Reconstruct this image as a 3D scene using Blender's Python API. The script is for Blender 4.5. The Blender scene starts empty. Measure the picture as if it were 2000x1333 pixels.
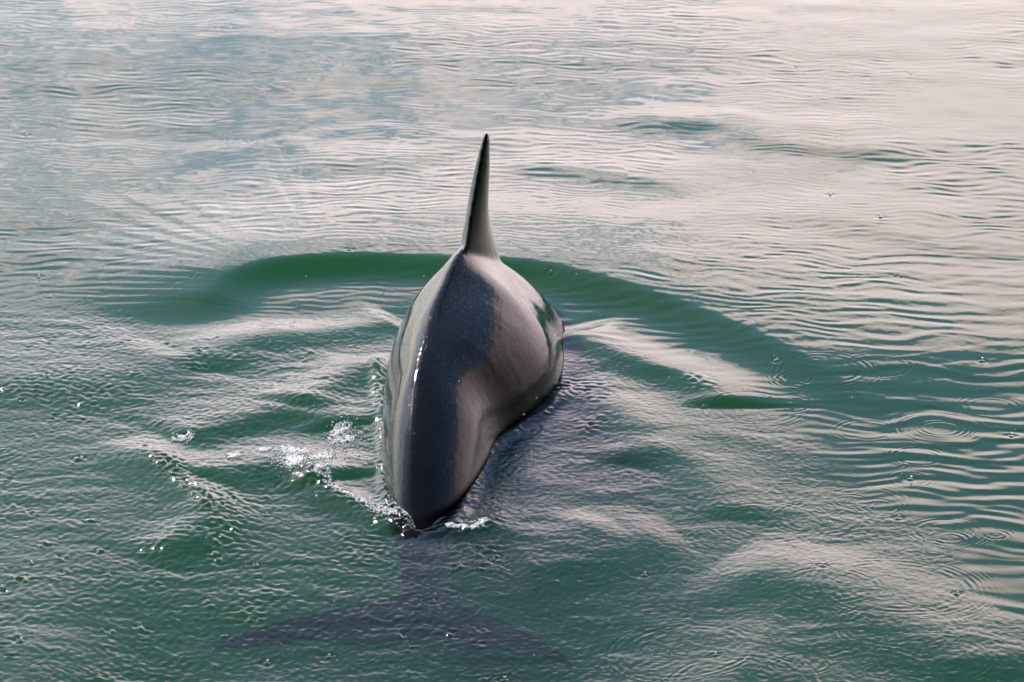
import bpy, bmesh, math, random
import numpy as np
from mathutils import Vector, Matrix

random.seed(7)
rng = np.random.default_rng(11)
scene = bpy.context.scene
C = scene.collection
R = math.radians

# ------------------------------------------------------------------ camera
CAM_H, PITCH, FPX = 2.5, 18.5, 6920.0
cam_d = bpy.data.cameras.new('camera')
cam = bpy.data.objects.new('camera', cam_d)
C.objects.link(cam)
cam.location = (0, 0, CAM_H)
cam.rotation_euler = (R(90 - PITCH), 0, 0)
cam_d.sensor_width = 36.0
cam_d.lens = FPX / 2000.0 * 36.0
cam_d.clip_start = 0.1
cam_d.clip_end = 20000.0
cam_d.dof.use_dof = True
cam_d.dof.focus_distance = 7.2
cam_d.dof.aperture_fstop = 14.0
scene.camera = cam

# ------------------------------------------------------------------ sky
SUN_EL, SUN_AZ = 35.5, -30.0          # azimuth measured from +Y, negative = to the left
world = bpy.data.worlds.new('World')
scene.world = world
world.use_nodes = True
nt = world.node_tree
nt.nodes.clear()


class NG:
    """small helper to write node graphs"""
    def __init__(self, tree):
        self.t = tree

    def n(self, kind, **kw):
        nd = self.t.nodes.new(kind)
        for k, v in kw.items():
            if k.startswith('in_'):
                key = k[3:]
                key = int(key) if key.isdigit() else key.replace('_', ' ')
                if hasattr(v, 'links') and hasattr(v, 'is_output'):
                    self.t.links.new(v, nd.inputs[key])
                else:
                    nd.inputs[key].default_value = v
            else:
                setattr(nd, k, v)
        return nd

    def math(self, op, a, b=None, c=None, clamp=False):
        nd = self.t.nodes.new('ShaderNodeMath')
        nd.operation = op
        nd.use_clamp = clamp
        for i, v in enumerate((a, b, c)):
            if v is None:
                continue
            if hasattr(v, 'is_output'):
                self.t.links.new(v, nd.inputs[i])
            else:
                nd.inputs[i].default_value = v
        return nd.outputs[0]

    def ramp(self, fac, stops, interp='EASE'):
        nd = self.t.nodes.new('ShaderNodeValToRGB')
        self.t.links.new(fac, nd.inputs[0])
        cr = nd.color_ramp
        cr.interpolation = interp
        while len(cr.elements) < len(stops):
            cr.elements.new(0.5)
        for e, (p, c) in zip(cr.elements, stops):
            e.position = p
            e.color = c if len(c) == 4 else (*c, 1)
        return nd.outputs[0]

    def maprange(self, v, a, b, c=0.0, d=1.0, smooth=True):
        nd = self.t.nodes.new('ShaderNodeMapRange')
        nd.interpolation_type = 'SMOOTHSTEP' if smooth else 'LINEAR'
        self.t.links.new(v, nd.inputs[0])
        for i, x in enumerate((a, b, c, d)):
            nd.inputs[i + 1].default_value = x
        return nd.outputs[0]

    def mixc(self, f, a, b, mode='MIX'):
        nd = self.t.nodes.new('ShaderNodeMix')
        nd.data_type = 'RGBA'
        nd.blend_type = mode
        for i, v in ((0, f), (6, a), (7, b)):
            if hasattr(v, 'is_output'):
                self.t.links.new(v, nd.inputs[i])
            else:
                nd.inputs[i].default_value = v if not isinstance(v, tuple) or len(v) == 4 else (*v, 1)
        return nd.outputs[2]

    def link(self, a, b):
        self.t.links.new(a, b)


g = NG(nt)
sky = g.n('ShaderNodeTexSky')
sky.sky_type = 'NISHITA'
sky.sun_disc = False
sky.sun_elevation = R(SUN_EL)
sky.sun_rotation = R(SUN_AZ)
sky.air_density = 1.0
sky.dust_density = 0.3
sky.ozone_density = 2.5
bg_sky = g.n('ShaderNodeBackground', in_Color=sky.outputs[0], in_Strength=0.095)
tc = g.n('ShaderNodeTexCoord')
sep = g.n('ShaderNodeSeparateXYZ', in_0=tc.outputs['Generated'])
zup = g.math('MAXIMUM', sep.outputs[2], 0.0)
den = g.math('ADD', zup, 0.16)
px = g.math('DIVIDE', sep.outputs[0], den)
py = g.math('DIVIDE', sep.outputs[1], den)
pv = g.n('ShaderNodeCombineXYZ', in_0=px, in_1=py, in_2=3.7)
n_big = g.n('ShaderNodeTexNoise', in_Vector=pv.outputs[0], in_Scale=1.1, in_Detail=2.0, in_Roughness=0.5)
n_det = g.n('ShaderNodeTexNoise', in_Vector=pv.outputs[0], in_Scale=5.5, in_Detail=7.0, in_Roughness=0.62, in_Distortion=0.6)
n_fin = g.n('ShaderNodeTexNoise', in_Vector=pv.outputs[0], in_Scale=19.0, in_Detail=6.0, in_Roughness=0.6, in_Distortion=0.5)
field = g.math('ADD', g.math('MULTIPLY', n_big.outputs[0], 0.55), g.math('MULTIPLY_ADD', n_fin.outputs[0], 0.62, g.math('MULTIPLY', n_det.outputs[0], 0.48)))
# the cloud bank is brightest and highest on the sun's side
sunward = g.math('ADD', g.math('MULTIPLY', sep.outputs[0], -0.45), g.math('MULTIPLY', sep.outputs[1], 0.89))
sunside = g.maprange(sunward, -0.03, 0.88)
# cover: thick bank of cloud low down, opening towards the zenith; a little thinner to the left
cover = g.maprange(zup, 0.32, 0.44, 0.16, -0.60)
cover = g.math('ADD', cover, g.math('MULTIPLY', g.math('MULTIPLY', px, 0.13), 1.0))
cover = g.math('SUBTRACT', cover, g.math('MULTIPLY', g.math('SUBTRACT', 1.0, sunside), g.maprange(zup, 0.22, 0.55, 0.0, 0.42)))
mask = g.maprange(g.math('ADD', field, cover), 0.82, 0.93)
mask = g.math('MAXIMUM', mask, g.maprange(zup, 0.26, 0.38, 0.12, 0.0))      # thin haze low down in the gaps
mask = g.math('MULTIPLY', mask, g.maprange(sep.outputs[2], -0.02, 0.02))
shade = g.ramp(n_det.outputs[0], [(0.25, (0.88, 0.88, 0.92)), (0.60, (1.0, 0.97, 0.95))], 'LINEAR')
elcol = g.ramp(zup, [(0.0, (1.0, 0.83, 0.87)), (0.295, (1.0, 0.83, 0.865)), (0.345, (0.62, 0.52, 0.55)), (0.40, (0.20, 0.175, 0.19)), (1.0, (0.12, 0.115, 0.14))], 'LINEAR')
ccol = g.mixc(1.0, shade, elcol, 'MULTIPLY')
cl_str = g.math('MULTIPLY_ADD', sunside, 1.68, 0.10)
bg_cl = g.n('ShaderNodeBackground', in_Color=ccol, in_Strength=cl_str)
mixw = g.n('ShaderNodeMixShader', in_0=mask, in_1=bg_sky.outputs[0], in_2=bg_cl.outputs[0])
wout = g.n('ShaderNodeOutputWorld', in_Surface=mixw.outputs[0])

# ------------------------------------------------------------------ sun
sd = bpy.data.lights.new('sun', 'SUN')
sd.energy = 4.0
sd.angle = R(0.53)
sd.color = (1.0, 0.93, 0.84)
sun = bpy.data.objects.new('sun', sd)
C.objects.link(sun)
sdir = Vector((math.sin(R(SUN_AZ)) * math.cos(R(SUN_EL)), math.cos(R(SUN_AZ)) * math.cos(R(SUN_EL)), math.sin(R(SUN_EL))))
sun.rotation_euler = sdir.to_track_quat('Z', 'Y').to_euler()
sun.location = sdir * 30

scene.view_settings.view_transform = 'Standard'
scene.view_settings.look = 'None'
scene.view_settings.gamma = 1.0
scene.view_settings.use_curve_mapping = False
scene.view_settings.exposure = 0.85
scene.render.engine = 'CYCLES'
scene.cycles.use_denoising = True
scene.cycles.max_bounces = 8
scene.cycles.glossy_bounces = 3
scene.cycles.transmission_bounces = 4
scene.cycles.transparent_max_bounces = 8
scene.cycles.volume_bounces = 2
scene.cycles.sample_clamp_indirect = 6.0
scene.cycles.caustics_reflective = False


# ------------------------------------------------------------------ helpers
def at(px_, py_, z=0.0):
    """a point of the place: where the line of sight through a picture point meets height z"""
    a = R(PITCH) + math.atan((py_ - 666.5) / FPX)
    y = (CAM_H - z) / math.tan(a)
    d = y * math.cos(R(PITCH)) + (CAM_H - z) * math.sin(R(PITCH))
    return ((px_ - 1000.0) / FPX * d, y)


def smooth(e0, e1, x):
    t = np.clip((x - e0) / (e1 - e0), 0, 1)
    return t * t * (3 - 2 * t)


# ------------------------------------------------------------------ water: grid
def graded(lo, hi, dense_lo, dense_hi, step_lo, step_hi, grow=1.35):
    """coordinates, evenly fine between dense_lo and dense_hi and coarser and coarser outside"""
    core = [dense_lo]
    while core[-1] < dense_hi:
        t = (core[-1] - dense_lo) / (dense_hi - dense_lo)
        core.append(core[-1] + step_lo + (step_hi - step_lo) * t)
    a, s = [core[0]], step_lo * 2
    while a[-1] > lo:
        a.append(a[-1] - s)
        s *= grow
    b, s = [core[-1]], step_hi * 2
    while b[-1] < hi:
        b.append(b[-1] + s)
        s *= grow
    return np.array(a[::-1][:-1] + core + b[1:])


YS = graded(-60, 4000, 5.30, 11.6, 0.0036, 0.0078, 1.25)
US = graded(-1800, 1800, -1.06, 1.06, 0.0020, 0.0020, 1.25)
wide = np.clip(0.36 + 0.128 * YS, 0.9, 2.0)           # the sheet widens away from the shore side of the scene
X = US[None, :] * wide[:, None]
Y = np.repeat(YS[:, None], len(US), 1)
H = np.zeros_like(X)
print('water grid', X.shape)

near = smooth(2.2, 1.2, np.abs(US))[None, :] * (smooth(3.5, 5.2, YS) * smooth(16.0, 11.8, YS))[:, None]


def fbm(x, y, wl_lo, wl_hi, n, seed, spread=math.pi, head=0.0, power=1.0):
    """sum of plane waves; returns height whose slope is about 1 rms in total"""
    r = np.random.default_rng(seed)
    out = np.zeros_like(x)
    for i in range(n):
        wl = wl_lo * (wl_hi / wl_lo) ** r.random()
        th = head + spread * (r.random() * 2 - 1) * (r.random() ** 0.5 if spread < 3 else 1)
        k = 2 * math.pi / wl
        out += np.sin(x * (k * math.sin(th)) + y * (k * math.cos(th)) + r.random() * 6.283) / k
    return out * math.sqrt(2.0 / n)


def warp_noise(x, y, wl, seed, n=10):
    r = np.random.default_rng(seed)
    out = np.zeros_like(x)
    for i in range(n):
        th = r.random() * 6.283
        k = 2 * math.pi / (wl * (0.6 + 0.9 * r.random()))
        out += np.sin(x * (k * math.sin(th)) + y * (k * math.cos(th)) + r.random() * 6.283)
    return out * math.sqrt(2.0 / n)


# fine region indices
iy0, iy1 = np.searchsorted(YS, 5.0), np.searchsorted(YS, 13.0)
ix0, ix1 = np.searchsorted(US, -1.5), np.searchsorted(US, 1.5)
sl = (slice(iy0, iy1), slice(ix0, ix1))
x, y = X[sl], Y[sl]
nr = near[sl]

# churned water (inside the wake and on this side of it) against the calm sheet beyond
edge = [at(*p) for p in ((-500, 520), (0, 565), (250, 600), (420, 640), (700, 620), (1000, 610), (1180, 650), (1300, 690), (1430, 760),
                         (1560, 850), (1700, 940), (1850, 1060), (2000, 1230), (2300, 1700))]
ex = np.array([p[0] for p in edge]); ey = np.array([p[1] for p in edge])
yb = np.interp(x, ex, ey) + 0.05 * warp_noise(x, y, 0.5, 3)
churn = smooth(-0.10, 0.28, yb - y)
calm = 1 - churn

h = np.zeros_like(x)
# long low swell over everything
h += 0.006 * fbm(x, y, 1.2, 3.0, 12, 21, 0.5, 0.15)
# calm sheet: long-crested ripples in patches
wx = x + 0.012 * warp_noise(x, y, 0.35, 5); wy = y + 0.012 * warp_noise(x, y, 0.3, 6)
patch1 = smooth(-0.9, 1.2, warp_noise(x, y * 0.6, 0.9, 8))
patch2 = smooth(-0.9, 1.2, warp_noise(x, y * 0.6, 0.7, 9))
h += calm * (0.005 + 0.026 * patch1) * fbm(wx, wy, 0.032, 0.060, 26, 31, 0.6, 0.08)
h += calm * (0.004 + 0.020 * patch2) * fbm(wx, wy, 0.024, 0.040, 20, 32, 0.5, 0.0)
h += calm * 0.006 * fbm(wx, wy, 0.18, 0.5, 12, 33, 0.5, 0.12)
h += calm * 0.007 * fbm(x, y, 0.06, 0.3, 24, 34)
right = smooth(0.45, 1.0, x) * smooth(8.6, 7.6, y)
h += right * calm * 0.034 * fbm(wx, wy, 0.060, 0.11, 14, 35, 0.2, 0.04)
# churned water
h += churn * 0.012 * fbm(x, y, 0.12, 0.40, 22, 41, 1.2, 0.1)
ch_amp = 0.60 + 0.40 * smooth(-1, 1, warp_noise(x, y, 0.5, 12))
left_more = 0.60 + 0.62 * smooth(0.3, -0.5, x)
wx = x + 0.006 * warp_noise(x, y, 0.15, 15); wy = y + 0.006 * warp_noise(x, y, 0.13, 16)
a_ = churn * ch_amp * left_more
h += a_ * 0.024 * fbm(wx, wy, 0.045, 0.10, 24, 42, 1.5, 0.1)
h += a_ * 0.046 * fbm(wx, wy, 0.015, 0.034, 50, 43)
fine = fbm(x, y, 0.011, 0.021, 44, 44)
h += a_ * 0.068 * fine
fine2 = fbm(x, y, 0.012, 0.030, 40, 45)

# ------------------------------------------------------------------ water: single waves
def ridge(pts, amp, w_near, w_far, taper=0.15, sharp=2.0, amps=None, rough=0.0, wfs=None):
    """adds a wave crest along a line; w_near / w_far are the widths of its two faces"""
    P = np.array([at(p[0], p[1], amp) for p in pts])
    # resample smooth
    t = np.linspace(0, 1, len(P)); tt = np.linspace(0, 1, 60)
    def cr(v):
        n = len(v); s = tt * (n - 1); i = np.clip(s.astype(int), 0, n - 2); f = s - i
        p0 = v[np.clip(i - 1, 0, n - 1)]; p1 = v[i]; p2 = v[i + 1]; p3 = v[np.clip(i + 2, 0, n - 1)]
        return 0.5 * (2 * p1 + (p2 - p0) * f + (2 * p0 - 5 * p1 + 4 * p2 - p3) * f ** 2 + (3 * p1 - p0 - 3 * p2 + p3) * f ** 3)
    Q = np.stack([cr(P[:, 0]), cr(P[:, 1])], 1)
    m = 3.2 * max(w_near, w_far)
    rows = np.where((y[:, 0] > Q[:, 1].min() - m) & (y[:, 0] < Q[:, 1].max() + m))[0]
    if len(rows) == 0:
        return
    r0, r1 = rows[0], rows[-1] + 1
    c = np.where((x[(r0 + r1) // 2] > Q[:, 0].min() - m * 1.6) & (x[(r0 + r1) // 2] < Q[:, 0].max() + m * 1.6))[0]
    c0, c1 = c[0], c[-1] + 1
    xs, ys = x[r0:r1, c0:c1], y[r0:r1, c0:c1]
    best = np.full(xs.shape, 1e9); sg = np.zeros(xs.shape); tp = np.zeros(xs.shape)
    for i in range(len(Q) - 1):
        a, b = Q[i], Q[i + 1]
        d = b - a; L2 = (d ** 2).sum() + 1e-12
        f = np.clip(((xs - a[0]) * d[0] + (ys - a[1]) * d[1]) / L2, 0, 1)
        qx = xs - a[0] - f * d[0]; qy = ys - a[1] - f * d[1]
        dd = qx * qx + qy * qy
        mm = dd < best
        best = np.where(mm, dd, best)
        sg = np.where(mm, d[0] * (ys - a[1]) - d[1] * (xs - a[0]), sg)
        tp = np.where(mm, (i + f) / (len(Q) - 1), tp)
    dist = np.sqrt(best)
    w = np.where(sg < 0, w_near, w_far if wfs is None else w_far * np.interp(tp, np.linspace(0, 1, len(wfs)), wfs))
    e = smooth(0, taper, tp) * smooth(1, 1 - taper, tp)
    A = amp if amps is None else amp * np.interp(tp, np.linspace(0, 1, len(amps)), amps)
    prof = e * np.exp(-(dist / w) ** sharp)
    h[r0:r1, c0:c1] += A * prof
    if rough:
        h[r0:r1, c0:c1] += rough * prof * fine2[r0:r1, c0:c1]


# the great wake crest thrown up round the animal (points run left to right; near face looks at the camera)
ridge([(372, 612), (392, 568), (440, 530), (520, 507), (640, 496), (760, 494), (900, 500), (1050, 508), (1200, 540), (1350, 585), (1480, 635), (1620, 705), (1740, 790)],
      0.034, 0.086, 0.75, 0.10, 2.0, [0.20, 0.6, 0.95, 1.1, 1.1, 1, 1, 1, .9, .75, .6, .45, .3], wfs=[.24, .32, .45, .65, .85, 1, 1, 1, 1, .9, .8, .7], rough=0.018)
# trough inside it
ridge([(420, 660), (600, 640), (800, 640), (1000, 640), (1150, 655), (1300, 700), (1450, 770), (1600, 860)], -0.008, 0.18, 0.12, 0.2, 2.0)
# second set, left
ridge([(-150, 745), (60, 735), (220, 720), (370, 690)], 0.009, 0.14, 0.26, 0.2)
ridge([(400, 720), (440, 675), (520, 650), (640, 640), (720, 628), (790, 615)], 0.011, 0.085, 0.10, 0.12)
ridge([(560, 790), (620, 760), (680, 730), (740, 690)], 0.012, 0.06, 0.08, 0.2)
ridge([(330, 850), (430, 825), (540, 800), (620, 805), (660, 830)], 0.012, 0.06, 0.12, 0.15)
ridge([(400, 930), (470, 905), (540, 898), (610, 905), (660, 930)], 0.014, 0.085, 0.10, 0.15)
ridge([(250, 840), (300, 890), (350, 930), (395, 965), (400, 1000), (360, 1040), (280, 1080)], 0.014, 0.07, 0.07, 0.15)
ridge([(285, 880), (330, 915), (375, 950), (402, 985), (395, 1005)], 0.003, 0.025, 0.03, 0.2, rough=0.42)
ridge([(380, 1010), (330, 1050), (250, 1085)], 0.001, 0.03, 0.03, 0.3, rough=0.18)
ridge([(600, 890), (630, 945), (690, 975), (750, 1000), (800, 1022)], 0.012, 0.045, 0.05, 0.15)
ridge([(600, 890), (625, 940), (690, 975), (750, 1000), (800, 1022)], 0.002, 0.025, 0.025, 0.2, rough=0.36)
ridge([(870, 1030), (915, 1030), (955, 1015), (965, 990)], 0.003, 0.02, 0.025, 0.2, rough=0.33)
ridge([(390, 680), (378, 710), (390, 730)], 0.002, 0.03, 0.03, 0.2, rough=0.24)
ridge([(440, 940), (450, 990), (440, 1050), (470, 1090)], 0.002, 0.05, 0.05, 0.3, rough=0.20)
ridge([(470, 1120), (500, 1170), (440, 1210)], 0.001, 0.05, 0.05, 0.3, rough=0.18)
ridge([(690, 1000), (720, 1060), (700, 1100)], 0.001, 0.05, 0.05, 0.3, rough=0.18)
ridge([(930, 1050), (950, 1080)], 0.001, 0.04, 0.04, 0.3, rough=0.24)
ridge([(0, 790), (120, 760), (240, 800)], 0.002, 0.12, 0.12, 0.3, rough=0.21)
ridge([(1340, 735), (1365, 750), (1375, 770)], 0.001, 0.03, 0.03, 0.3, rough=0.24)
ridge([(1130, 850), (1160, 825), (1180, 805)], 0.001, 0.025, 0.025, 0.3, rough=0.21)
# water drawn up along the skin
ridge([(742, 680), (738, 740), (750, 820), (752, 900), (758, 960), (790, 1015), (812, 1032)], 0.011, 0.018, 0.018, 0.1, rough=0.34)
ridge([(1106, 720), (1085, 785), (1010, 832), (960, 868), (930, 910), (915, 955), (892, 1005), (858, 1030), (812, 1034)], 0.005, 0.016, 0.016, 0.1, rough=0.15)
ridge([(1060, 770), (1130, 760), (1190, 800)], -0.004, 0.05, 0.05, 0.3, rough=0.21)
# second set, right
ridge([(1090, 630), (1170, 665), (1260, 700), (1340, 722), (1400, 755), (1410, 785)], 0.014, 0.060, 0.12, 0.12)
ridge([(1110, 730), (1180, 780), (1230, 820), (1240, 860), (1200, 900)], 0.007, 0.055, 0.08, 0.15)
ridge([(1250, 850), (1350, 900), (1420, 960), (1440, 1010)], 0.005, 0.07, 0.09, 0.2)
ridge([(1020, 900), (1050, 950), (1070, 1000), (1150, 1010), (1240, 985)], 0.002, 0.04, 0.05, 0.15)
ridge([(850, 1030), (950, 1020), (1060, 1035), (1200, 1010)], 0.005, 0.06, 0.08, 0.15)
ridge([(1000, 1095), (1080, 1085), (1200, 1050), (1330, 1030)], 0.006, 0.09, 0.10, 0.2)
ridge([(40, 1400), (350, 1390), (700, 1385), (1050, 1395), (1400, 1440)], -0.040, 0.30, 0.46, 0.25)      # added hollow this side of the tail, tilted to darken reflections over the flukes
ridge([(1400, 1080), (1600, 1130), (1800, 1230), (1950, 1330)], 0.010, 0.12, 0.16, 0.2)
# soft bands on the far calm sheet
ridge([(960, 318), (1080, 325), (1220, 345), (1400, 368)], 0.0070, 0.09, 0.25, 0.3)
ridge([(1130, 225), (1250, 232), (1400, 238), (1560, 275), (1750, 290), (1990, 330)], 0.0070, 0.12, 0.3, 0.3)
ridge([(560, 320), (700, 315), (850, 330)], 0.004, 0.10, 0.25, 0.3)
ridge([(1500, 400), (1700, 440), (2000, 500)], 0.004, 0.12, 0.5, 0.4)


# ruffled spots that catch the sun, most of them in the churned water to the left
for i in range(120):
    qx = -60 + 1150 * rng.random() ** 1.5; qy = 650 + 640 * rng.random()
    if 720 < qx < 1100 and qy < 1040:
        continue
    L = 8 + 26 * rng.random(); tilt = rng.normal(0, 8)
    ridge([(qx, qy), (qx + L * 0.5, qy + tilt * 0.5), (qx + L, qy + tilt)], 0.0002, 0.010 + 0.014 * rng.random(), 0.010 + 0.012 * rng.random(), 0.3, rough=0.20 + 0.26 * rng.random())

# ------------------------------------------------------------------ water: rain rings
def ring(cx, cy, r, wl=0.012, amp=0.0005, n=2.2, jet=False):
    m = r + wl * n * 2.6
    r0, r1 = np.searchsorted(y[:, 0], cy - m), np.searchsorted(y[:, 0], cy + m)
    if r1 - r0 < 3 or r1 >= y.shape[0]:
        return
    row = x[(r0 + r1) // 2]
    c0, c1 = np.searchsorted(row, cx - m * 1.05), np.searchsorted(row, cx + m * 1.05)
    if c1 - c0 < 3:
        return
    dx = x[r0:r1, c0:c1] - cx; dy = y[r0:r1, c0:c1] - cy
    d = np.sqrt(dx * dx + dy * dy)
    u = d - r
    loc = wl * (1.0 - 0.28 * np.tanh(u / (wl * n)))      # shorter ahead of the ring, longer behind
    h[r0:r1, c0:c1] += ringmod[r0:r1, c0:c1] * amp * np.cos(2 * math.pi * u / loc) * np.exp(-(u / (wl * n)) ** 2)
    if jet:
        h[r0:r1, c0:c1] += 0.0022 * np.exp(-(d / 0.004) ** 2) - 0.0010 * np.exp(-((d - 0.009) / 0.005) ** 2)


# (pixel x, pixel y, ring half-width in pixels, strength, fresh splash in the middle)
RINGS = [(640, 125, 45, .9, 0), (75, 545, 26, 1.1, 1), (97, 583, 34, .9, 1), (205, 590, 45, .8, 0), (232, 530, 40, .6, 0), (350, 560, 38, .6, 0), (290, 548, 60, .5, 0),
         (1560, 747, 22, 1.1, 0), (1560, 747, 48, 1.2, 0), (1610, 735, 92, 1.1, 0), (1838, 838, 46, 1.3, 0), (1838, 838, 90, .5, 0), (1795, 890, 52, 1.2, 0), (1777, 889, 17, .9, 0),
         (1745, 905, 26, .9, 0), (1778, 932, 40, 1.1, 1), (1855, 890, 12, .9, 0), (1540, 790, 50, .7, 0), (1690, 840, 60, .6, 0), (1640, 550, 60, .5, 0), (1400, 610, 60, .5, 0),
         (1705, 545, 55, .7, 0), (1715, 985, 42, 1.0, 0), (1660, 975, 40, .9, 0), (1600, 990, 48, .7, 0), (1855, 1048, 40, 1.3, 0), (1850, 1035, 70, .9, 0), (1945, 1042, 30, 1.2, 0),
         (1540, 918, 20, .8, 0), (1600, 1010, 90, .7, 0), (1500, 1020, 110, .7, 0), (1410, 1050, 70, .6, 0), (1750, 1150, 150, .9, 0), (1620, 1150, 95, .8, 0), (1868, 1163, 16, 1.0, 1),
         (1258, 1115, 16, .9, 1), (1606, 1112, 17, .9, 1), (1760, 1230, 110, .8, 0), (1550, 1210, 60, .8, 0), (1340, 1260, 135, 1.0, 0), (1265, 1300, 42, 1.2, 0), (1290, 1252, 22, .9, 0),
         (1345, 1257, 40, .8, 0), (1535, 1300, 26, 1.2, 0), (1570, 1295, 50, .7, 0), (1440, 1330, 130, 1.0, 0), (1700, 1320, 130, .7, 0), (1830, 1290, 100, .7, 0), (1150, 1310, 60, .6, 0),
         (415, 1318, 34, 1.3, 0), (520, 1325, 70, .9, 0), (640, 1252, 26, .9, 1), (520, 1262, 16, .8, 1), (985, 1293, 20, .9, 1), (985, 1293, 46, .6, 0), (655, 1300, 90, .5, 0),
         (120, 1310, 60, .7, 0), (40, 1255, 20, .9, 1), (80, 1225, 40, .5, 0), (900, 1170, 40, .7, 0), (845, 1158, 22, .9, 1), (1000, 1095, 24, .8, 0), (60, 1100, 26, .7, 1), (500, 1095, 24, .7, 1),
         (1425, 770, 30, .8, 0), (1475, 800, 90, .6, 0), (1150, 645, 40, .5, 0), (480, 500, 60, .5, 0), (1260, 880, 30, .5, 0), (150, 470, 30, .5, 0), (700, 1250, 36, .7, 0)]
SPLASH = []
ringmod = np.clip(0.55 + 0.45 * warp_noise(x, y, 0.075, 77), 0.05, 1.5)
for (qx, qy, rp, st, jet) in RINGS:
    cx, cy = at(qx, qy)
    dd = cy * math.cos(R(PITCH)) + CAM_H * math.sin(R(PITCH))
    r_m = rp / FPX * dd
    ring(cx, cy, r_m, 0.0105 + 0.03 * r_m, 0.00046 * st, 1.3 + 9 * r_m, bool(jet))
    if jet:
        SPLASH.append((cx, cy))
for i in range(150):
    cy = 5.4 + 5.6 * rng.random() ** 1.3
    cx = (rng.random() * 2 - 1) * (0.4 + 0.155 * cy)
    far = 0.75 if cy < 7.6 else 0.5
    r_m = 0.008 + 0.075 * rng.random() ** 1.4
    jet = rng.random() < 0.22
    ring(cx, cy, r_m, 0.011 + 0.04 * r_m, 0.00026 * far * (0.4 + 0.8 * rng.random()), 1.5 + 12 * r_m, jet)
    if jet:
        SPLASH.append((cx, cy))

H[sl] = h * nr
# gentle waves on the rest of the sea
rest = 1 - near
far_fade = 1.0 / (1.0 + (np.hypot(X, Y) / 60.0) ** 2)
H += rest * far_fade * (0.05 * fbm(X, Y, 2.5, 9.0, 8, 51, 0.8, 0.15))

# ------------------------------------------------------------------ water: mesh
ny, nx = X.shape
co = np.stack([X, Y, H], -1).reshape(-1, 3).astype(np.float32)
idx = np.arange(ny * nx, dtype=np.int32).reshape(ny, nx)
quads = np.stack([idx[:-1, :-1], idx[:-1, 1:], idx[1:, 1:], idx[1:, :-1]], -1).reshape(-1, 4)
me = bpy.data.meshes.new('water')
me.vertices.add(len(co)); me.vertices.foreach_set('co', co.ravel())
me.loops.add(quads.size); me.loops.foreach_set('vertex_index', quads.ravel())
me.polygons.add(len(quads))
me.polygons.foreach_set('loop_start', np.arange(0, quads.size, 4, dtype=np.int32))
me.polygons.foreach_set('use_smooth', np.ones(len(quads), dtype=bool))
full = np.full(X.shape, 0.5, np.float32); full[sl] = churn
at_ch = me.attributes.new('churn', 'FLOAT', 'POINT'); at_ch.data.foreach_set('value', full.ravel().astype(np.float32))
me.update(calc_edges=True)
water = bpy.data.objects.new('water', me); C.objects.link(water)
water['kind'] = 'structure'; water['label'] = 'green rippled sea water with wake waves and rain rings'


def water_height(px_, py_):
    j = int(np.clip(np.searchsorted(YS, py_), 1, len(YS) - 1))
    i = int(np.clip(np.searchsorted(X[j], px_), 1, len(US) - 1))
    return float(H[j, i])


wm = bpy.data.materials.new('sea_water'); wm.use_nodes = True
wt = wm.node_tree; wt.nodes.clear(); g = NG(wt)
tc = g.n('ShaderNodeTexCoord')
churn_a = g.n('ShaderNodeAttribute', attribute_name='churn')
nz1 = g.n('ShaderNodeTexNoise', in_Vector=tc.outputs['Object'], in_Scale=75.0, in_Detail=3.0, in_Roughness=0.55, in_Distortion=0.4)
nz2 = g.n('ShaderNodeTexNoise', in_Vector=tc.outputs['Object'], in_Scale=28.0, in_Detail=2.0, in_Roughness=0.5)
amt = g.math('MULTIPLY_ADD', churn_a.outputs['Fac'], 0.97, 0.03)
hb = g.math('MULTIPLY', g.math('MULTIPLY_ADD', nz2.outputs[0], 0.0006, g.math('MULTIPLY', nz1.outputs[0], 0.0011)), amt)
bump = g.n('ShaderNodeBump', in_Strength=1.0, in_Distance=1.0, in_Height=hb)
nrm = bump.outputs[0]
geo = g.n('ShaderNodeNewGeometry')
ior = g.math('MULTIPLY_ADD', geo.outputs['Backfacing'], 1 / 1.333 - 1.333, 1.333)
fr = g.n('ShaderNodeFresnel', in_IOR=ior, in_Normal=nrm)
gl = g.n('ShaderNodeBsdfGlossy', in_Color=(1, 1, 1, 1), in_Roughness=0.035, in_Normal=nrm)
tr = g.n('ShaderNodeBsdfTransparent', in_Color=(1, 1, 1, 1))
rf = g.n('ShaderNodeBsdfRefraction', in_Color=(1, 1, 1, 1), in_Roughness=0.02, in_IOR=1.333, in_Normal=nrm)
body = g.n('ShaderNodeMixShader', in_0=0.25, in_1=tr.outputs[0], in_2=rf.outputs[0])
mx = g.n('ShaderNodeMixShader', in_0=fr.outputs[0], in_1=body.outputs[0], in_2=gl.outputs[0])
SC, AB = (0.042, 0.275, 0.080), (1.85, 1.37, 1.72)       # scattering and absorption per metre
vs = g.n('ShaderNodeVolumeScatter', in_Color=tuple(c / 2.0 for c in SC) + (1,), in_Density=2.0, in_Anisotropy=0.3)
va = g.n('ShaderNodeVolumeAbsorption', in_Color=tuple(1 - c / 3.0 for c in AB) + (1,), in_Density=3.0)
vadd = g.n('ShaderNodeAddShader', in_0=vs.outputs[0], in_1=va.outputs[0])
g.n('ShaderNodeOutputMaterial', in_Surface=mx.outputs[0], in_Volume=vadd.outputs[0])
me.materials.append(wm)

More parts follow.
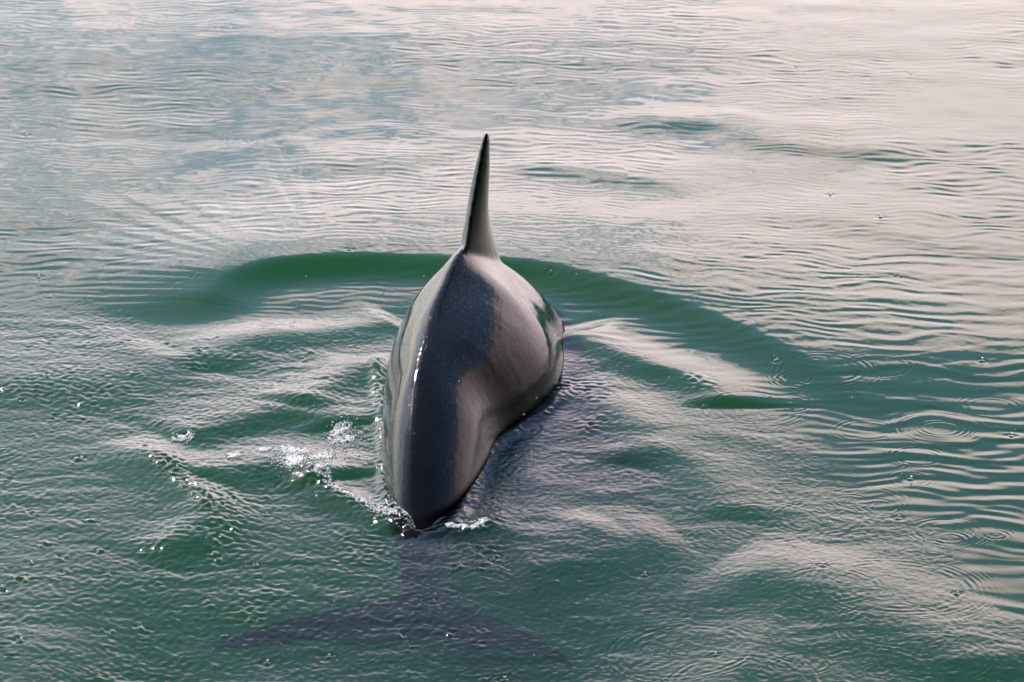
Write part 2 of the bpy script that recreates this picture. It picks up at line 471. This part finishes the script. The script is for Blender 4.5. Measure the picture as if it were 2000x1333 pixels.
# the bottom, far down in the murk
bm = bmesh.new()
bmesh.ops.create_grid(bm, x_segments=8, y_segments=8, size=4200)
bed_me = bpy.data.meshes.new('seabed'); bm.to_mesh(bed_me); bm.free()
bed = bpy.data.objects.new('seabed', bed_me); C.objects.link(bed); bed.location = (0, 0, -5.0)
bed['kind'] = 'structure'
bedm = bpy.data.materials.new('silt'); bedm.use_nodes = True
bedm.node_tree.nodes['Principled BSDF'].inputs['Base Color'].default_value = (0.10, 0.11, 0.07, 1)
bed_me.materials.append(bedm)

# ------------------------------------------------------------------ dolphin
SEC = [  # y, x_centre, x_ridge, z_top, half width, z_widest, z_bottom, exponent of upper half
    (5.950, -0.180, -0.180, -0.058, 0.014, -0.068, -0.080, 2.000),
    (6.060, -0.180, -0.180, -0.036, 0.022, -0.062, -0.095, 1.800),
    (6.160, -0.180, -0.181, -0.024, 0.027, -0.050, -0.120, 1.600),
    (6.270, -0.177, -0.184, -0.009, 0.034, -0.045, -0.150, 1.500),
    (6.360, -0.174, -0.187, 0.002, 0.046, -0.030, -0.170, 1.300),
    (6.450, -0.170, -0.195, 0.042, 0.067, -0.022, -0.185, 1.300),
    (6.570, -0.162, -0.197, 0.092, 0.090, -0.016, -0.205, 1.350),
    (6.710, -0.155, -0.194, 0.142, 0.108, -0.010, -0.215, 1.400),
    (6.860, -0.145, -0.183, 0.180, 0.124, -0.010, -0.225, 1.400),
    (7.020, -0.110, -0.162, 0.210, 0.158, 0.000, -0.235, 1.500),
    (7.150, -0.086, -0.138, 0.228, 0.180, 0.005, -0.240, 1.500),
    (7.280, -0.073, -0.112, 0.244, 0.184, 0.005, -0.245, 1.500),
    (7.420, -0.056, -0.088, 0.222, 0.176, -0.020, -0.260, 1.450),
    (7.560, -0.034, -0.060, 0.165, 0.172, -0.060, -0.285, 1.600),
    (7.700, -0.012, -0.034, 0.080, 0.160, -0.115, -0.325, 1.800),
    (7.840, 0.014, -0.004, -0.010, 0.160, -0.165, -0.380, 2.000),
    (7.970, 0.038, 0.026, -0.110, 0.150, -0.230, -0.435, 2.000),
    (8.080, 0.062, 0.052, -0.200, 0.142, -0.290, -0.480, 2.000),
    (8.170, 0.084, 0.078, -0.270, 0.130, -0.345, -0.510, 2.000),
    (8.250, 0.105, 0.100, -0.310, 0.114, -0.395, -0.530, 2.000),
    (8.310, 0.117, 0.114, -0.385, 0.082, -0.435, -0.535, 2.000),
    (8.350, 0.126, 0.126, -0.450, 0.048, -0.470, -0.535, 2.000),
    (8.420, 0.142, 0.142, -0.480, 0.036, -0.500, -0.530, 2.000),
    (8.490, 0.158, 0.158, -0.505, 0.020, -0.515, -0.530, 2.000),
]


def crspline(v, n_out):
    v = np.asarray(v, float)
    n = len(v); s = np.linspace(0, n - 1, n_out); i = np.clip(s.astype(int), 0, n - 2); f = (s - i)[:, None]
    p0 = v[np.clip(i - 1, 0, n - 1)]; p1 = v[i]; p2 = v[i + 1]; p3 = v[np.clip(i + 2, 0, n - 1)]
    return 0.5 * (2 * p1 + (p2 - p0) * f + (2 * p0 - 5 * p1 + 4 * p2 - p3) * f ** 2 + (3 * p1 - p0 - 3 * p2 + p3) * f ** 3)


def loft(rings, verts, faces):
    base = len(verts); n = len(rings[0])
    for r in rings:
        verts.extend(r)
    for k in range(len(rings) - 1):
        for j in range(n):
            a = base + k * n + j; b = base + k * n + (j + 1) % n
            faces.append((a, b, b + n, a + n))
    faces.append(tuple(base + j for j in range(n))[::-1])
    e = base + (len(rings) - 1) * n
    faces.append(tuple(e + j for j in range(n)))


V, F = [], []
S = crspline(SEC, 130)
rings = []
for (yy, xc, xr, zt, w, zw, zb, p) in S:
    rr = []
    w = max(w, 0.006)
    hu, hd = max(zt - zw, 0.006), max(zw - zb, 0.006)
    pr_ = p + 1.05 * float(np.interp(yy, [6.3, 6.5, 6.95, 7.2, 7.3], [0.0, 0.6, 0.8, 0.25, 0.0]))
    for k in range(64):
        a = 2 * math.pi * k / 64
        c, s = math.cos(a), math.sin(a)
        if s >= 0:
            q = 2.0 / (pr_ if c > 0 else p)
            dx = w * math.copysign(abs(c) ** q, c); dz = hu * abs(s) ** q
            dx += (xr - xc) * (dz / hu)
            dz += float(np.interp(yy, [6.7, 7.0, 7.26, 7.40, 7.6], [0, .010, .022, .028, 0])) * math.exp(-((dx - (xr - xc)) / 0.030) ** 2)
        else:
            dx = w * math.copysign(abs(c) ** (1.8 if yy < 7.4 else 1.2), c); dz = hd * s
        rr.append((xc + dx, yy, zw + dz))
    rings.append(rr)
loft(rings, V, F)


def foil(n=18):
    """unit section: chord 0..1, half thickness 0.5"""
    pts = []
    for k in range(n):
        a = 2 * math.pi * k / n
        c = 0.5 - 0.5 * math.cos(a)
        t = 1.0 * (1.4845 * math.sqrt(max(c, 0)) - 0.63 * c - 1.758 * c * c + 1.4215 * c ** 3 - 0.5075 * c ** 4) / 1.0
        pts.append((c, math.copysign(max(t, 0.03), math.sin(a) if abs(math.sin(a)) > 1e-6 else 1) if 0 < k < n and k != n // 2 else 0.0))
    return pts


FO = foil(22)
FO2 = []                                # the fin: thickest near mid-chord, a long straight wedge behind
for k in range(26):
    c = 0.5 - 0.5 * math.cos(2 * math.pi * k / 26)
    t = 0.0 if k in (0, 13) else max((c ** 0.7) * (1 - c) / 0.316, 0.04)
    FO2.append((c, t if k < 13 else -t))
# dorsal fin: stations from root to tip: z, y of leading edge, y of trailing edge, x of trailing edge, thickness
FIN = [(.140, 7.66, 7.22, -.120, .110), (.190, 7.63, 7.24, -.116, .086), (.220, 7.60, 7.255, -.112, .070), (.245, 7.575, 7.270, -.109, .060), (.268, 7.555, 7.285, -.106, .053), (.292, 7.535, 7.302, -.102, .048),
       (.325, 7.508, 7.312, -.097, .044), (.365, 7.480, 7.320, -.090, .039), (.405, 7.450, 7.322, -.083, .034), (.445, 7.415, 7.318, -.076, .027), (.480, 7.385, 7.311, -.070, .020),
       (.505, 7.355, 7.302, -.065, .014), (.524, 7.315, 7.292, -.062, .008)]
FS = crspline(FIN, 44)
YAW = R(8.0)
rings = []
for (zz, yl, yt, xx, th) in FS:
    rr = []
    for (c, t) in FO2:
        yy = yl + (yt - yl) * c
        dx = t * th * 0.5
        lx = dx * math.cos(YAW) + (yy - yt) * math.sin(YAW)
        ly = -dx * math.sin(YAW) + (yy - yt) * math.cos(YAW)
        rr.append((xx + lx + 0.006, yt + ly, zz))
    rings.append(rr)
loft(rings, V, F)

# flukes: one blade per side; local: u outwards, v forwards (along +Y), thickness up
def blade(side, stations, origin, yaw, roll, pitch=0.0):
    rings = []
    M = Matrix.Translation(origin) @ Matrix.Rotation(yaw, 4, 'Z') @ Matrix.Rotation(roll, 4, 'Y') @ Matrix.Rotation(pitch, 4, 'X')
    for (u, vl, vt, th, dz) in crspline(stations, 26):
        rr = []
        for (c, t) in FO:
            p = M @ Vector((side * u, vl + (vt - vl) * c, dz + t * th * 0.5))
            rr.append(tuple(p))
        rings.append(rr if side > 0 else rr[::-1])
    loft(rings, V, F)


FLK = [(u, a * 1.12, b * 1.12, c, d) for (u, a, b, c, d) in [(-.02, .20, -.06, .050, 0), (.03, .16, -.07, .042, 0), (.08, .115, -.085, .032, 0), (.14, .075, -.090, .025, .004), (.20, .030, -.098, .019, .008), (.26, -.022, -.108, .014, .010),
       (.31, -.072, -.122, .010, .010), (.345, -.118, -.140, .007, .008)]]
blade(1, [(u * 0.92, a, b, c, d) for u, a, b, c, d in FLK], Vector((-.18, 6.00, -.060)), R(-9), R(2.5), R(-3))
blade(-1, [(u * 1.10, a, b, c, d) for u, a, b, c, d in FLK], Vector((-.18, 6.00, -.060)), R(-1), R(-1.5), R(-3))
PEC = [(0, .07, -.07, .04, 0), (.07, .05, -.085, .03, 0), (.16, -.01, -.11, .02, 0), (.24, -.10, -.15, .012, 0), (.28, -.17, -.185, .006, 0)]
blade(1, PEC, Vector((.14, 8.00, -.36)), R(-16), R(40))
blade(-1, PEC, Vector((-.09, 8.06, -.30)), R(-16), R(-35))

tm = bpy.data.meshes.new('dolphin_form')
tm.from_pydata(V, [], F); tm.update()
tmp = bpy.data.objects.new('dolphin_form', tm); C.objects.link(tmp)
bm = bmesh.new(); bm.from_mesh(tm); bmesh.ops.recalc_face_normals(bm, faces=bm.faces); bm.to_mesh(tm); bm.free()
md = tmp.modifiers.new('r', 'REMESH'); md.mode = 'VOXEL'; md.voxel_size = 0.0052; md.use_smooth_shade = True
ms = tmp.modifiers.new('s', 'SMOOTH'); ms.factor = 0.5; ms.iterations = 5
dg = bpy.context.evaluated_depsgraph_get()
dm = bpy.data.meshes.new_from_object(tmp.evaluated_get(dg))
bpy.data.objects.remove(tmp); bpy.data.meshes.remove(tm)
dm.name = 'dolphin'
dm.materials.clear()
for p in dm.polygons:
    p.use_smooth = True
dolphin = bpy.data.objects.new('dolphin', dm); C.objects.link(dolphin)
dolphin['label'] = 'wet dark grey dolphin swimming away, back and fin above green water, flukes submerged'
dolphin['category'] = 'dolphin'
print('dolphin verts', len(dm.vertices))

sm = bpy.data.materials.new('dolphin_skin'); sm.use_nodes = True
st_ = sm.node_tree; st_.nodes.clear(); g = NG(st_)
tc = g.n('ShaderNodeTexCoord')
mp = g.n('ShaderNodeMapping', in_Vector=tc.outputs['Object'], in_Scale=(60, 7, 30))
streak = g.n('ShaderNodeTexNoise', in_Vector=mp.outputs[0], in_Scale=1.0, in_Detail=4.0, in_Roughness=0.6)
blot = g.n('ShaderNodeTexNoise', in_Vector=tc.outputs['Object'], in_Scale=9.0, in_Detail=4.0, in_Roughness=0.6)
fine = g.n('ShaderNodeTexNoise', in_Vector=tc.outputs['Object'], in_Scale=240.0, in_Detail=3.0)
col = g.ramp(blot.outputs[0], [(0.3, (0.0035, 0.0027, 0.0027)), (0.7, (0.0090, 0.0068, 0.0065))])
sp = g.n('ShaderNodeSeparateXYZ', in_0=tc.outputs['Object'])
low = g.maprange(sp.outputs[2], 0.09, -0.02)
mp2 = g.n('ShaderNodeMapping', in_Vector=tc.outputs['Object'], in_Scale=(420, 26, 260))
scratch = g.n('ShaderNodeTexNoise', in_Vector=mp2.outputs[0], in_Scale=1.0, in_Detail=2.0, in_Distortion=0.8)
mid = g.n('ShaderNodeTexNoise', in_Vector=tc.outputs['Object'], in_Scale=38.0, in_Detail=3.0)
sc_h = g.math('MULTIPLY', g.maprange(scratch.outputs[0], 0.60, 0.72), -0.00018)
hh = g.math('ADD', g.math('MULTIPLY_ADD', mid.outputs[0], 0.0006, sc_h), g.math('ADD', g.math('MULTIPLY', streak.outputs[0], 0.0008), g.math('MULTIPLY', fine.outputs[0], g.math('MULTIPLY_ADD', low, 0.0006, 0.00005))))
bump = g.n('ShaderNodeBump', in_Strength=0.7, in_Distance=1.0, in_Height=hh)
pb = g.n('ShaderNodeBsdfPrincipled', in_Base_Color=col, in_Roughness=0.5, in_Normal=bump.outputs[0])
pb.inputs['Specular IOR Level'].default_value = 0.0
g.link(g.maprange(sp.outputs[2], 0.0, 0.014), pb.inputs['Coat Weight'])       # no film of water in air below the surface
g.link(g.maprange(blot.outputs[0], 0.35, 0.7, 0.03, 0.10), pb.inputs['Coat Roughness'])
pb.inputs['Coat IOR'].default_value = 1.32
g.link(bump.outputs[0], pb.inputs['Coat Normal'])
g.n('ShaderNodeOutputMaterial', in_Surface=pb.outputs[0])
dm.materials.append(sm)


# ------------------------------------------------------------------ foam: clumps of small bubbles riding on the water
fm = bpy.data.materials.new('foam'); fm.use_nodes = True
ft = fm.node_tree; ft.nodes.clear(); g = NG(ft)
fp = g.n('ShaderNodeBsdfPrincipled', in_Base_Color=(0.80, 0.77, 0.73, 1), in_Roughness=0.3, in_IOR=1.33)
ftr = g.n('ShaderNodeBsdfTransparent')
fmx = g.n('ShaderNodeMixShader', in_0=0.92, in_1=ftr.outputs[0], in_2=fp.outputs[0])
g.n('ShaderNodeOutputMaterial', in_Surface=fmx.outputs[0])


def ico():
    b = bmesh.new(); bmesh.ops.create_icosphere(b, subdivisions=1, radius=1.0)
    v = np.array([p.co[:] for p in b.verts]); f = np.array([[q.index for q in p.verts] for p in b.faces]); b.free()
    return v, f


ICO_V, ICO_F = ico()


def blobs(name, centres, radii, mat, squash=1.0):
    vs_, fs_ = [], []
    for k, (c, r) in enumerate(zip(centres, radii)):
        vs_.append(ICO_V * np.array([r, r, r * squash]) + np.array(c)); fs_.append(ICO_F + k * len(ICO_V))
    m = bpy.data.meshes.new(name)
    o_ = np.mean(np.array(centres), 0)
    m.from_pydata((np.concatenate(vs_) - o_).tolist(), [], np.concatenate(fs_).tolist())
    m.polygons.foreach_set('use_smooth', np.ones(len(m.polygons), dtype=bool)); m.update()
    m.materials.append(mat)
    o = bpy.data.objects.new(name, m); C.objects.link(o); o.location = o_
    return o


# each patch: strokes (points in picture order, width in metres), bubble count, words
FOAM = [
    ([(550, 880), (572, 884), (602, 888)], .012, 190, 'thin white foam streak above the large foam clump, left of the dolphin'),
    ([(566, 902), (580, 908), (572, 918)], .020, 240, 'largest clump of white foam bubbles floating left of the dolphin'),
    ([(614, 905), (632, 896), (648, 900)], .012, 150, 'foam clump nearest the large clump on its dolphin side'),
    ([(652, 850), (662, 840), (684, 834)], .010, 150, 'curved white foam wisp, topmost and nearest to the dolphin'),
    ([(652, 862), (676, 858), (690, 856)], .014, 110, 'loose foam just under the curved topmost wisp'),
    ([(340, 860), (372, 860)], .009, 70, 'small lone foam fleck farthest left of the dolphin'),
    ([(448, 900), (466, 893)], .012, 70, 'small foam fleck on a wave crest between the lone fleck and the clumps'),
    ([(508, 884), (524, 882)], .008, 45, 'tiny foam fleck just left of the thin foam streak'),
    ([(618, 938), (632, 930), (640, 940)], .014, 120, 'foam clump at the upper end of the long froth line'),
    ([(640, 950), (670, 966), (705, 982), (745, 1002), (775, 1016)], .008, 240, 'long line of froth leading to where the tail enters the water'),
    ([(872, 1029), (900, 1030), (925, 1030), (950, 1016)], .006, 120, 'short line of froth on the right of the submerged tail stock'),
    ([(764, 965), (780, 995), (800, 1020)], .006, 90, 'froth clinging to the left side of the tail stock'),
]
for pts, wdt, cnt, words in FOAM:
    cnt = int(cnt * 6.0); wdt *= 1.25
    P = np.array([at(*p) for p in pts])
    seg = rng.random(cnt) * (len(P) - 1)
    i = np.clip(seg.astype(int), 0, len(P) - 2); f = (seg - i)[:, None]
    c = P[i] * (1 - f) + P[i + 1] * f + rng.normal(0, 1, (cnt, 2)) * wdt * np.array([0.55, 1.0]) * (0.35 + 0.65 * warp_noise(seg, seg * 1.3, 0.7, cnt)[:, None] ** 2 * 0.5 + 0.2)
    c = c[warp_noise(c[:, 0], c[:, 1] * 0.7, 0.014, cnt + 3) < 0.9]; cnt = len(c)
    rad = 0.0010 + 0.0021 * rng.random(cnt) ** 2.5
    cen = [(a, b, water_height(a, b) + r * 0.25) for (a, b), r in zip(c, rad)]
    o = blobs('foam_patch', cen, rad, fm, 0.75)
    o['label'] = words; o['category'] = 'foam'; o['group'] = 'patches of white foam around the dolphin'

# ------------------------------------------------------------------ rain: rebounding and falling drops
dmt = bpy.data.materials.new('rain_water'); dmt.use_nodes = True
dt = dmt.node_tree; dt.nodes.clear(); g = NG(dt)
dfr = g.n('ShaderNodeFresnel', in_IOR=1.333)
dgl = g.n('ShaderNodeBsdfGlossy', in_Roughness=0.08)
dtr = g.n('ShaderNodeBsdfRefraction', in_Roughness=0.0, in_IOR=1.333)
dmx = g.n('ShaderNodeMixShader', in_0=dfr.outputs[0], in_1=dtr.outputs[0], in_2=dgl.outputs[0])
g.n('ShaderNodeOutputMaterial', in_Surface=dmx.outputs[0])
cen, rad = [], []
for (cx, cy) in SPLASH:
    r = 0.0016 + 0.0014 * rng.random()
    cen.append((cx + 0.002, cy, water_height(cx, cy) + r + 0.004)); rad.append(r)
    for q in range(int(rng.integers(1, 5))):
        rr = 0.0006 + 0.0007 * rng.random(); a = rng.random() * 6.283; d = 0.006 + 0.014 * rng.random()
        cen.append((cx + d * math.cos(a), cy + d * math.sin(a), water_height(cx, cy) + 0.002 + 0.012 * rng.random())); rad.append(rr)
for i in range(160):
    cy = 4.5 + 5.0 * rng.random(); cx = (rng.random() * 2 - 1) * 0.16 * cy
    cen.append((cx, cy, 0.05 + 0.9 * rng.random())); rad.append(0.0008 + 0.0004 * rng.random())
o = blobs('rain_drops', cen, rad, dmt)
o['kind'] = 'stuff'; o['label'] = 'scattered raindrops falling on and bouncing off the water'
